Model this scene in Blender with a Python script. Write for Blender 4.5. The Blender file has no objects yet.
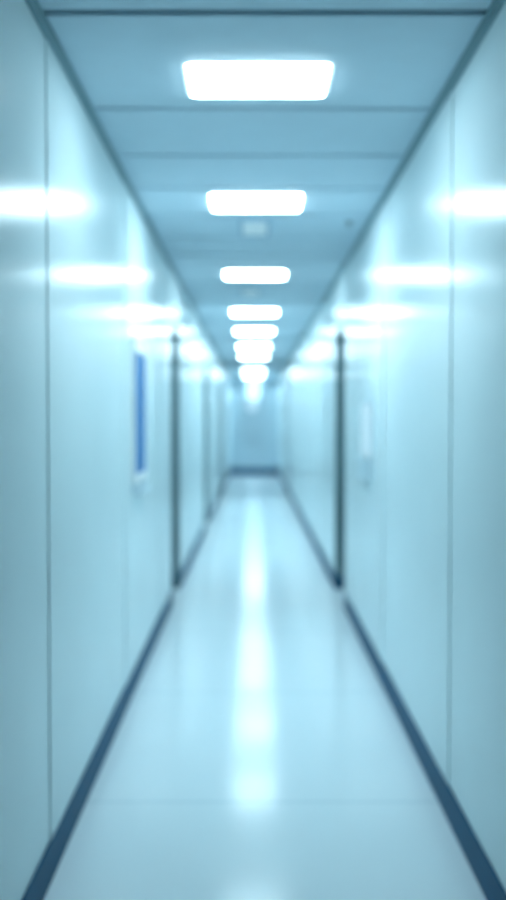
import bpy, bmesh, math
from mathutils import Vector, Matrix
sc = bpy.context.scene
COL = sc.collection

# ---------------------------------------------------------------- dimensions
XL, XR = -0.662, 0.737          # wall faces
EYE = 1.5
HC = EYE + 1.25                 # ceiling height
Y0, Y1 = -2.4, 28.3             # corridor ends
TH = 0.15                       # wall thickness
DOOR_H = 2.30

# ---------------------------------------------------------------- materials
def mat(name, col, rough=0.5, spec=0.5, metal=0.0, noise=0.0, nscale=6.0, coat=0.0, coat_r=0.1,
        bump=0.0, rnoise=0.0, stretch=(1, 1, 1)):
    m = bpy.data.materials.new(name); m.use_nodes = True
    nt = m.node_tree; b = nt.nodes['Principled BSDF']
    b.inputs['Base Color'].default_value = (*col, 1)
    b.inputs['Roughness'].default_value = rough
    b.inputs['Specular IOR Level'].default_value = spec
    b.inputs['Metallic'].default_value = metal
    b.inputs['Coat Weight'].default_value = coat
    b.inputs['Coat Roughness'].default_value = coat_r
    tc = nt.nodes.new('ShaderNodeTexCoord')
    mp = nt.nodes.new('ShaderNodeMapping'); mp.inputs['Scale'].default_value = stretch
    nt.links.new(tc.outputs['Object'], mp.inputs['Vector'])
    n = nt.nodes.new('ShaderNodeTexNoise'); n.inputs['Scale'].default_value = nscale
    n.inputs['Detail'].default_value = 4
    nt.links.new(mp.outputs['Vector'], n.inputs['Vector'])
    if noise:
        mx = nt.nodes.new('ShaderNodeMix'); mx.data_type = 'RGBA'
        mx.inputs['A'].default_value = (*[c * (1 - noise) for c in col], 1)
        mx.inputs['B'].default_value = (*[min(1, c * (1 + noise)) for c in col], 1)
        nt.links.new(n.outputs['Fac'], mx.inputs['Factor'])
        nt.links.new(mx.outputs['Result'], b.inputs['Base Color'])
    if rnoise:
        mr = nt.nodes.new('ShaderNodeMapRange')
        mr.inputs['To Min'].default_value = max(0.02, rough - rnoise)
        mr.inputs['To Max'].default_value = rough + rnoise
        nt.links.new(n.outputs['Fac'], mr.inputs['Value'])
        nt.links.new(mr.outputs['Result'], b.inputs['Roughness'])
    if bump:
        bp = nt.nodes.new('ShaderNodeBump'); bp.inputs['Strength'].default_value = bump
        bp.inputs['Distance'].default_value = 0.004
        nt.links.new(n.outputs['Fac'], bp.inputs['Height'])
        nt.links.new(bp.outputs['Normal'], b.inputs['Normal'])
    return m

def emit(name, col, s):
    m = mat(name, (0.8, 0.85, 0.88), 0.4)
    b = m.node_tree.nodes['Principled BSDF']
    b.inputs['Emission Color'].default_value = (*col, 1)
    b.inputs['Emission Strength'].default_value = s
    return m

M_wall   = mat('wall_panel_laminate', (0.735, 0.86, 0.885), 0.20, 0.05, noise=0.03, nscale=2.0, rnoise=0.03)
M_groove = mat('wall_joint', (0.30, 0.45, 0.50), 0.6, noise=0.1)
M_ceil   = mat('ceiling_tile', (0.54, 0.69, 0.78), 0.65, 0.3, noise=0.04, nscale=9, bump=0.1)
M_cgap   = mat('ceiling_joint', (0.22, 0.34, 0.42), 0.7, noise=0.1)
M_base   = mat('baseboard_navy_vinyl', (0.012, 0.088, 0.175), 0.5, 0.12, noise=0.12, nscale=4)
M_trim   = mat('cornice_teal', (0.20, 0.34, 0.39), 0.5, noise=0.08)
M_frame  = mat('door_frame_teal', (0.085, 0.18, 0.21), 0.45, noise=0.08)
M_leaf   = mat('door_leaf_teal', (0.16, 0.27, 0.29), 0.4, noise=0.06)
M_steel  = mat('brushed_steel', (0.6, 0.65, 0.68), 0.3, 0.5, metal=1.0, noise=0.05, nscale=40)
M_end    = mat('end_wall_blue', (0.56, 0.74, 0.84), 0.05, 1.0, metal=0.3, noise=0.05, nscale=2)
M_rear   = mat('rear_wall_blue', (0.14, 0.32, 0.44), 0.5, 0.3, noise=0.05, nscale=2)  # unseen wall; dark blue picked to dim and tint light near the viewer
M_white  = mat('white_plastic', (0.93, 0.95, 0.96), 0.35, noise=0.02)
M_lframe = mat('light_frame_white', (0.75, 0.84, 0.88), 0.4, noise=0.02)
M_vent   = mat('vent_grey_metal', (0.26, 0.42, 0.54), 0.4, noise=0.03)
M_dark   = mat('vent_gap', (0.78, 0.86, 0.90), 0.6, noise=0.1)
M_paper  = mat('white_paper', (0.90, 0.93, 0.96), 0.7, noise=0.01)
M_acryl  = mat('grey_plastic', (0.55, 0.68, 0.74), 0.35, noise=0.05)
M_sprk   = mat('dark_sprinkler', (0.08, 0.15, 0.18), 0.4, noise=0.1)
M_light  = emit('lit_diffuser', (0.66, 0.88, 0.965), 29.5)
M_light_dim = emit('lit_diffuser_dimmer', (0.66, 0.88, 0.965), 19.5)   # turned down to darken the near end and calm far reflections
M_dome   = mat('pale_dome', (0.93, 0.91, 0.95), 0.4, noise=0.02)

def floor_mat():
    m = mat('polished_floor', (0.84, 0.945, 0.985), 0.14, 0.07, noise=0.01, nscale=1.5, rnoise=0.03)
    nt = m.node_tree; b = nt.nodes['Principled BSDF']
    src = b.inputs['Base Color'].links[0].from_socket
    tc = nt.nodes.new('ShaderNodeTexCoord')
    sp = nt.nodes.new('ShaderNodeSeparateXYZ'); nt.links.new(tc.outputs['Object'], sp.inputs[0])
    def math_(op, a, v=None):
        n = nt.nodes.new('ShaderNodeMath'); n.operation = op
        nt.links.new(a, n.inputs[0])
        if v is not None: n.inputs[1].default_value = v
        return n.outputs[0]
    # thin lateral joints of the sheet flooring, every 1.6 m
    f = math_('FRACT', math_('DIVIDE', math_('SUBTRACT', sp.outputs['Y'], 3.9 - 1.6 * 5), 1.6))
    j = math_('LESS_THAN', f, 0.012)
    mx = nt.nodes.new('ShaderNodeMix'); mx.data_type = 'RGBA'
    nt.links.new(math_('MULTIPLY', j, 0.22), mx.inputs['Factor'])
    nt.links.new(src, mx.inputs['A']); mx.inputs['B'].default_value = (0.28, 0.48, 0.58, 1)
    nt.links.new(mx.outputs['Result'], b.inputs['Base Color'])
    return m
M_floor = floor_mat()

# ---------------------------------------------------------------- mesh helpers
def box(bm, x0, x1, y0, y1, z0, z1, mi=0, bevel=0.0):
    v = [bm.verts.new(p) for p in ((x0,y0,z0),(x1,y0,z0),(x1,y1,z0),(x0,y1,z0),
                                   (x0,y0,z1),(x1,y0,z1),(x1,y1,z1),(x0,y1,z1))]
    fs = [bm.faces.new([v[i] for i in q]) for q in
          ((3,2,1,0),(4,5,6,7),(0,1,5,4),(1,2,6,5),(2,3,7,6),(3,0,4,7))]
    for f in fs: f.material_index = mi
    if bevel:
        es = list({e for f in fs for e in f.edges})
        r = bmesh.ops.bevel(bm, geom=es, offset=bevel, segments=2, affect='EDGES', profile=0.5)
        for f in r['faces']: f.material_index = mi

def rrect(bm, x0, x1, y0, y1, z0, z1, r, seg=6):
    """prism with a rounded-rectangle outline, extruded along z"""
    pts = []
    for cx, cy, a in ((x1-r, y1-r, 0), (x0+r, y1-r, 90), (x0+r, y0+r, 180), (x1-r, y0+r, 270)):
        for k in range(seg + 1):
            t = math.radians(a + 90 * k / seg)
            pts.append((cx + r*math.cos(t), cy + r*math.sin(t)))
    lo = [bm.verts.new((*p, z0)) for p in pts]; hi = [bm.verts.new((*p, z1)) for p in pts]
    bm.faces.new(lo[::-1]); bm.faces.new(hi)
    n = len(pts)
    for i in range(n): bm.faces.new((lo[i], lo[(i+1) % n], hi[(i+1) % n], hi[i]))

def rring(bm, o, i, z0, z1, ro, ri, seg=6):
    def outline(r4, r):
        x0, x1, y0, y1 = r4; pts = []
        for cx, cy, a in ((x1-r, y1-r, 0), (x0+r, y1-r, 90), (x0+r, y0+r, 180), (x1-r, y0+r, 270)):
            for k in range(seg + 1):
                t = math.radians(a + 90*k/seg); pts.append((cx + r*math.cos(t), cy + r*math.sin(t)))
        return pts
    po, pi = outline(o, ro), outline(i, ri); n = len(po)
    ol = [bm.verts.new((*p, z0)) for p in po]; oh = [bm.verts.new((*p, z1)) for p in po]
    il = [bm.verts.new((*p, z0)) for p in pi]; ih = [bm.verts.new((*p, z1)) for p in pi]
    for k in range(n):
        q = (k+1) % n
        bm.faces.new((ol[k], ol[q], oh[q], oh[k])); bm.faces.new((il[q], il[k], ih[k], ih[q]))
        bm.faces.new((ol[q], ol[k], il[k], il[q])); bm.faces.new((oh[k], oh[q], ih[q], ih[k]))

def lathe(bm, prof, axis='Z', n=32):
    """revolve (radius, height) pairs; caps both ends"""
    rings = []
    for r, h in prof:
        ring = []
        for k in range(n):
            t = 2*math.pi*k/n; c, s = r*math.cos(t), r*math.sin(t)
            ring.append(bm.verts.new((c, s, h) if axis == 'Z' else (c, h, s) if axis == 'Y' else (h, c, s)))
        rings.append(ring)
    for a, b in zip(rings, rings[1:]):
        for k in range(n): bm.faces.new((a[k], a[(k+1) % n], b[(k+1) % n], b[k]))
    bm.faces.new(rings[0][::-1]); bm.faces.new(rings[-1])

def obj(name, bm, mats, parent=None, smooth=False):
    bmesh.ops.recalc_face_normals(bm, faces=bm.faces[:])
    me = bpy.data.meshes.new(name); bm.to_mesh(me); bm.free()
    for m in (mats if isinstance(mats, (list, tuple)) else [mats]): me.materials.append(m)
    if smooth:
        for p in me.polygons: p.use_smooth = True
    o = bpy.data.objects.new(name, me); COL.objects.link(o)
    if parent: o.parent = parent
    return o

def tag(o, label=None, cat=None, group=None, kind=None):
    if label: o['label'] = label
    if cat: o['category'] = cat
    if group: o['group'] = group
    if kind: o['kind'] = kind
    return o

def empty(name, loc):
    o = bpy.data.objects.new(name, None); o.empty_display_size = 0.1
    o.location = loc; COL.objects.link(o); return o

def copy_tree(o, parent=None):
    c = o.copy(); COL.objects.link(c)
    if parent: c.parent = parent
    for ch in list(o.children):
        copy_tree(ch, c)
    return c

def struct(name, bm, mats, label, cat):
    return tag(obj(name, bm, mats), label, cat, kind='structure')

# ---------------------------------------------------------------- doors / joints along the walls
DOORS_L = [(8.12, 9.0), (13.7, 15.0), (18.9, 20.1)]
DOORS_R = [(8.02, 8.96)]
JOINT = 1.93
joints_L = [3.24 + JOINT*k for k in range(-2, 13)]
joints_R = [3.74 + JOINT*k for k in range(-3, 13)]
GAP, GD, LAP = 0.008, 0.012, 0.004     # joint width and depth; each panel's far edge sits back by LAP

def wall(name, side, doors, joints, label):
    bm = bmesh.new()
    xf = XL if side < 0 else XR
    def slab(y0, y1, z0, z1, d0, d1, mi):
        xs = sorted((xf + side*d0, xf + side*d1)); box(bm, xs[0], xs[1], y0, y1, z0, z1, mi)
    cuts = [Y0] + [e for d in doors for e in d] + [Y1]
    runs = [(cuts[i], cuts[i+1], i % 2 == 1) for i in range(len(cuts)-1)]
    for a, b, is_door in runs:
        z0 = DOOR_H if is_door else 0.0
        slab(a, b, z0, HC, GD, TH, 1)                         # carcass behind the panels
        js = sorted([a] + [j for j in joints if a + 0.05 < j < b - 0.05] + [b]) if not is_door else [a, b]
        for i in range(len(js)-1):
            p = js[i] + (GAP/2 if i > 0 else 0); q = js[i+1] - (GAP/2 if i < len(js)-2 else 0)
            n0 = len(bm.verts); slab(p, q, z0, HC, 0, GD, 0); bm.verts.ensure_lookup_table()
            for v in bm.verts[n0:]:
                if v.co.y > q - 1e-4 and abs(v.co.x - xf) < 1e-4: v.co.x += side*LAP*min(1, (q-p)/JOINT)
    return struct(name, bm, [M_wall, M_groove], label, 'wall')

wall('wall_left', -1, DOORS_L, joints_L, 'glossy pale cyan panelled wall on the left of the corridor')
wall('wall_right', 1, DOORS_R, joints_R, 'glossy pale cyan panelled wall on the right of the corridor')

bm = bmesh.new(); box(bm, XL-TH, XR+TH, Y1, Y1+TH, 0, HC)
struct('wall_back', bm, M_end, 'blue wall closing the far end of the corridor', 'wall')
bm = bmesh.new(); box(bm, XL-TH, XR+TH, Y0-TH, Y0, 0, HC)
struct('wall_front', bm, M_rear, 'unseen blue wall behind the viewer, coloured to dim the near end', 'wall')
bm = bmesh.new(); box(bm, XL-TH, XR+TH, Y0-TH, Y1+TH, -0.1, 0)
struct('floor', bm, M_floor, 'pale blue polished corridor floor', 'floor')

# ceiling: full-width tiles with lateral joints
CJ = [-2.0, -1.3, -0.6, 0.1, 0.85, 1.6, 2.35, 3.09, 4.03, 4.73, 5.38]
while CJ[-1] + 0.72 < Y1: CJ.append(CJ[-1] + 0.72)
bm = bmesh.new()
box(bm, XL-TH, XR+TH, Y0-TH, Y1+TH, HC+0.012, HC+0.1, 1)
ed = [Y0] + CJ + [Y1]
hg = lambda y: 0.026 if abs(y - 3.09) < 0.01 else 0.017
for i in range(len(ed)-1):
    box(bm, XL, XR, ed[i] + (hg(ed[i]) if i else 0), ed[i+1] - (hg(ed[i+1]) if i < len(ed)-2 else 0), HC, HC+0.012, 0)
struct('ceiling', bm, [M_ceil, M_cgap], 'pale blue ceiling of full width tiles', 'ceiling')

# baseboards (broken at the door openings), cornice trims
BH, BT = 0.127, 0.005
def runs(doors):
    c = [Y0] + [e for d in doors for e in d] + [Y1]
    return [(c[i], c[i+1]) for i in range(0, len(c), 2)]
for name, side, doors in (('baseboard_left', -1, DOORS_L), ('baseboard_right', 1, DOORS_R)):
    bm = bmesh.new(); xf = XL if side < 0 else XR
    for a, b in runs(doors):
        xs = sorted((xf + side*0.012, xf - side*BT)); box(bm, xs[0], xs[1], a, b, 0, BH)
    struct(name, bm, M_base, 'dark navy baseboard along the %s wall' % name.split('_')[1], 'baseboard')
bm = bmesh.new(); box(bm, XL+BT, XR-BT, Y1-0.012, Y1, 0, 0.2)
struct('baseboard_back', bm, M_base, 'dark navy baseboard across the far end wall', 'baseboard')
for name, side in (('trim_1', -1), ('trim_2', 1)):
    bm = bmesh.new(); xf = XL if side < 0 else XR
    xs = sorted((xf + side*0.012, xf - side*0.012)); box(bm, xs[0], xs[1], Y0, Y1, HC-0.022, HC)
    xs = sorted((xf - side*0.012, xf - side*0.026)); box(bm, xs[0], xs[1], Y0, Y1, HC-0.008, HC)
    struct(name, bm, M_trim, 'dark teal cornice strip above the %s wall' % ('left' if side < 0 else 'right'), 'trim')

# ---------------------------------------------------------------- recessed doors
def door(name, side, y0, y1, label):
    xf = XL if side < 0 else XR
    r = empty(name, (xf + side*0.08, (y0+y1)/2, 0)); tag(r, label, 'door', kind='structure')
    w = (y1-y0)/2; off = -side*0.08                 # local x of the wall face
    def lx(d0, d1): return sorted((off + side*d0, off + side*d1))
    bm = bmesh.new()
    x = lx(0.002, 0.135)
    box(bm, x[0], x[1], -w, -w+0.035, 0, DOOR_H); box(bm, x[0], x[1], w-0.035, w, 0, DOOR_H)
    box(bm, x[0], x[1], -w+0.035, w-0.035, DOOR_H-0.035, DOOR_H)
    obj('door_frame', bm, M_frame, r)
    bm = bmesh.new(); x = lx(0.085, 0.128)
    box(bm, x[0], x[1], -w+0.037, w-0.037, 0.006, DOOR_H-0.037, bevel=0.003)
    leaf = obj('door_leaf', bm, M_leaf, r)
    bm = bmesh.new(); x = lx(0.0, 0.13)
    for s in (-1, 1):
        ys = sorted((s*(w-0.035), s*(w-0.046))); box(bm, x[0]+0.004, x[1]-0.055 if side < 0 else x[1]-0.05, ys[0], ys[1], 0, BH)
    obj('plinth_block', bm, M_base, r)
    bm = bmesh.new()
    x = lx(0.079, 0.085); box(bm, x[0], x[1], -w+0.075, -w+0.115, 0.95, 1.12, bevel=0.002)
    x = lx(0.045, 0.079); box(bm, x[0], x[1], -w+0.088, -w+0.102, 1.04, 1.054)
    x = lx(0.040, 0.054); box(bm, x[0], x[1], -w+0.088, -w+0.20, 1.037, 1.057, bevel=0.005)
    obj('door_handle', bm, M_steel, leaf)
    bm = bmesh.new(); x = lx(0.079, 0.085); box(bm, x[0], x[1], -w+0.05, w-0.05, 0.02, 0.22, bevel=0.002)
    obj('kick_plate', bm, M_steel, leaf)
    return r
door('door_1', -1, *DOORS_L[0], 'dark recessed doorway nearest on the left wall')
door('door_2', -1, *DOORS_L[1], 'second dark doorway along the left wall')
door('door_3', -1, *DOORS_L[2], 'third and farthest doorway on the left wall')
door('door_4', 1, *DOORS_R[0], 'dark recessed doorway in the right wall')

# ---------------------------------------------------------------- ceiling light panels
LW, LX = 0.502, 0.018
def make_light():
    r = empty('ceiling_light', (LX, 0, HC))
    h, l = LW/2, 0.24
    bm = bmesh.new(); rring(bm, (-h-0.018, h+0.018, -l-0.018, l+0.018), (-h, h, -l, l), -0.004, 0, 0.03, 0.022)
    obj('light_frame', bm, M_lframe, r)
    bm = bmesh.new(); rrect(bm, -h, h, -l, l, -0.013, -0.0005, 0.022)
    obj('diffuser', bm, M_light, r)
    return r
ords = ['nearest and largest of the row', 'second from the viewer, just before the first vent', 'third from the viewer, between the two small vents',
        'fourth from the viewer, just past the second vent', 'fifth from the viewer', 'fourth from the far end wall', 'third from the far end wall',
        'second from the far end wall', 'closest to the far end wall']
ys = [3.68, 5.71, 8.50, 11.4, 13.8, 16.6, 19.0, 24.6, 26.9]
half = [0.165, 0.19, 0.165, 0.19, 0.21, 0.28, 0.30, 0.32, 0.32]
proto = make_light()
lights = []
for i, (y, w) in enumerate(zip(ys, ords)):
    o = proto if i == 0 else copy_tree(proto)
    o.location = (LX, y, HC)
    tag(o, 'bright rectangular ceiling light panel, ' + w, 'ceiling light', 'ceiling light panels down the corridor')
    o.scale.y = half[i]/0.24
    lights.append(o)
for ch in [c for l in lights[:1] + lights[5:] for c in l.children]:
    if ch.name.startswith('diffuser'):
        ch.data = ch.data.copy(); ch.data.materials[0] = M_light_dim

# ---------------------------------------------------------------- small ceiling vents
def make_vent(w, l):
    r = empty('ceiling_vent', (0, 0, HC))
    bm = bmesh.new(); rring(bm, (-w, w, -l, l), (-w+0.02, w-0.02, -l+0.03, l-0.03), -0.016, 0, 0.012, 0.006)
    obj('vent_frame', bm, M_vent, r)
    bm = bmesh.new(); box(bm, -w+0.02, w-0.02, -l+0.03, l-0.03, -0.004, 0)
    obj('backing', bm, M_dark, r)
    bm = bmesh.new(); n = 11
    for k in range(n):
        y = -l + 0.055 + (2*l - 0.11)*k/(n-1)
        box(bm, -w+0.021, w-0.021, y-0.018, y+0.017, -0.012, -0.008)
    obj('louvres', bm, M_white, r)
    return r
v = make_vent(0.098, 0.27); v.location = (0.012, 6.45, HC)
tag(v, 'small pale ceiling vent between the second and third light panels', 'vent', 'small ceiling vents')
v2 = copy_tree(v); v2.location = (-0.025, 9.62, HC)
tag(v2, 'small pale ceiling vent between the third and fourth light panels', 'vent', 'small ceiling vents')

r = empty('ceiling_sprinkler', (0.60, 6.28, HC))
bm = bmesh.new(); lathe(bm, [(0.026, 0), (0.026, -0.004), (0.018, -0.010)], n=20); obj('collar', bm, M_sprk, r)
bm = bmesh.new(); lathe(bm, [(0.007, -0.010), (0.006, -0.026), (0.014, -0.028), (0.014, -0.031)], n=16); obj('nozzle', bm, M_sprk, r)
tag(r, 'tiny dark sprinkler head on the ceiling near the right wall', 'sprinkler')

# ---------------------------------------------------------------- blue notice board on the left wall
M_blue = mat('blue_board', (0.05, 0.20, 0.46), 0.5, 0.15, noise=0.12, nscale=2.5)
r = empty('notice_board', (XL, 5.75, 1.10)); w = 0.30; h = 0.86; d = 0.020
bm = bmesh.new()
box(bm, 0, d, -w, -w+0.025, 0.06, h); box(bm, 0, d, w-0.025, w, 0.06, h)
box(bm, 0, d, -w+0.025, w-0.025, h-0.07, h); box(bm, 0, d, -w+0.025, w-0.025, 0.06, 0.11)
obj('board_frame', bm, M_white, r)
bm = bmesh.new(); box(bm, -0.007, 0.012, -w+0.025, w-0.025, 0.11, h-0.07); obj('board_panel', bm, M_blue, r)
bm = bmesh.new(); box(bm, 0, 0.045, -w+0.02, w-0.02, 0.0, 0.012); box(bm, 0, 0.012, -w+0.02, w-0.02, 0.012, 0.06)
box(bm, 0.04, 0.045, -w+0.02, w-0.02, 0.012, 0.03)
obj('tray', bm, M_acryl, r)
tag(r, 'tall blue board in a white frame on the left wall before the dark doorway', 'board')

# ---------------------------------------------------------------- document holder on the right wall
r = empty('wall_document_holder', (XR, 6.44, 1.13)); w = 0.30
bm = bmesh.new(); box(bm, -0.008, 0.008, -w, w, 0, 0.50); obj('back_plate', bm, M_acryl, r)
bm = bmesh.new(); box(bm, -0.012, -0.0085, -w+0.02, w-0.01, 0.14, 0.485); obj('paper_stack', bm, M_paper, r)
bm = bmesh.new()
box(bm, -0.032, -0.028, -w+0.008, w-0.008, 0, 0.15); box(bm, -0.028, -0.008, -w+0.008, w-0.008, 0, 0.006)
box(bm, -0.028, -0.008, -w+0.008, -w+0.012, 0.006, 0.15); box(bm, -0.028, -0.008, w-0.012, w-0.008, 0.006, 0.15)
obj('pocket', bm, M_acryl, r)
tag(r, 'pale upright document holder on the right wall before the dark doorway', 'document holder')

# ---------------------------------------------------------------- round fixture on the end wall
r = empty('wall_fixture', (-0.03, Y1, 1.95))
bm = bmesh.new(); lathe(bm, [(0.145, 0), (0.145, -0.015), (0.135, -0.022)], 'Y'); obj('base_ring', bm, M_white, r)
bm = bmesh.new(); lathe(bm, [(0.133, -0.022), (0.128, -0.04), (0.10, -0.06), (0.06, -0.075), (0.02, -0.081)], 'Y')
obj('dome', bm, M_dome, r, smooth=True)
tag(r, 'small round pale fixture high on the blue end wall', 'fixture')

# ---------------------------------------------------------------- world, camera, view
w = bpy.data.worlds.new('world'); sc.world = w; w.use_nodes = True
w.node_tree.nodes['Background'].inputs[0].default_value = (0.3, 0.5, 0.65, 1)
w.node_tree.nodes['Background'].inputs[1].default_value = 0.2

cd = bpy.data.cameras.new('camera'); cam = bpy.data.objects.new('camera', cd); COL.objects.link(cam)
cd.sensor_fit = 'VERTICAL'; cd.sensor_height = 24.0; cd.sensor_width = 36
cd.lens = 24.0 * 1000 / 900
cam.location = (0, 0, EYE)
cam.rotation_euler = (math.radians(90) - math.atan(28/1000), 0, 0)
cd.clip_start = 0.05
cd.dof.use_dof = True; cd.dof.focus_distance = 1.95; cd.dof.aperture_fstop = 0.92
sc.camera = cam
vs = sc.view_settings
vs.view_transform = 'Standard'; vs.look = 'None'; vs.gamma = 1; vs.use_curve_mapping = False
vs.exposure = 0.25
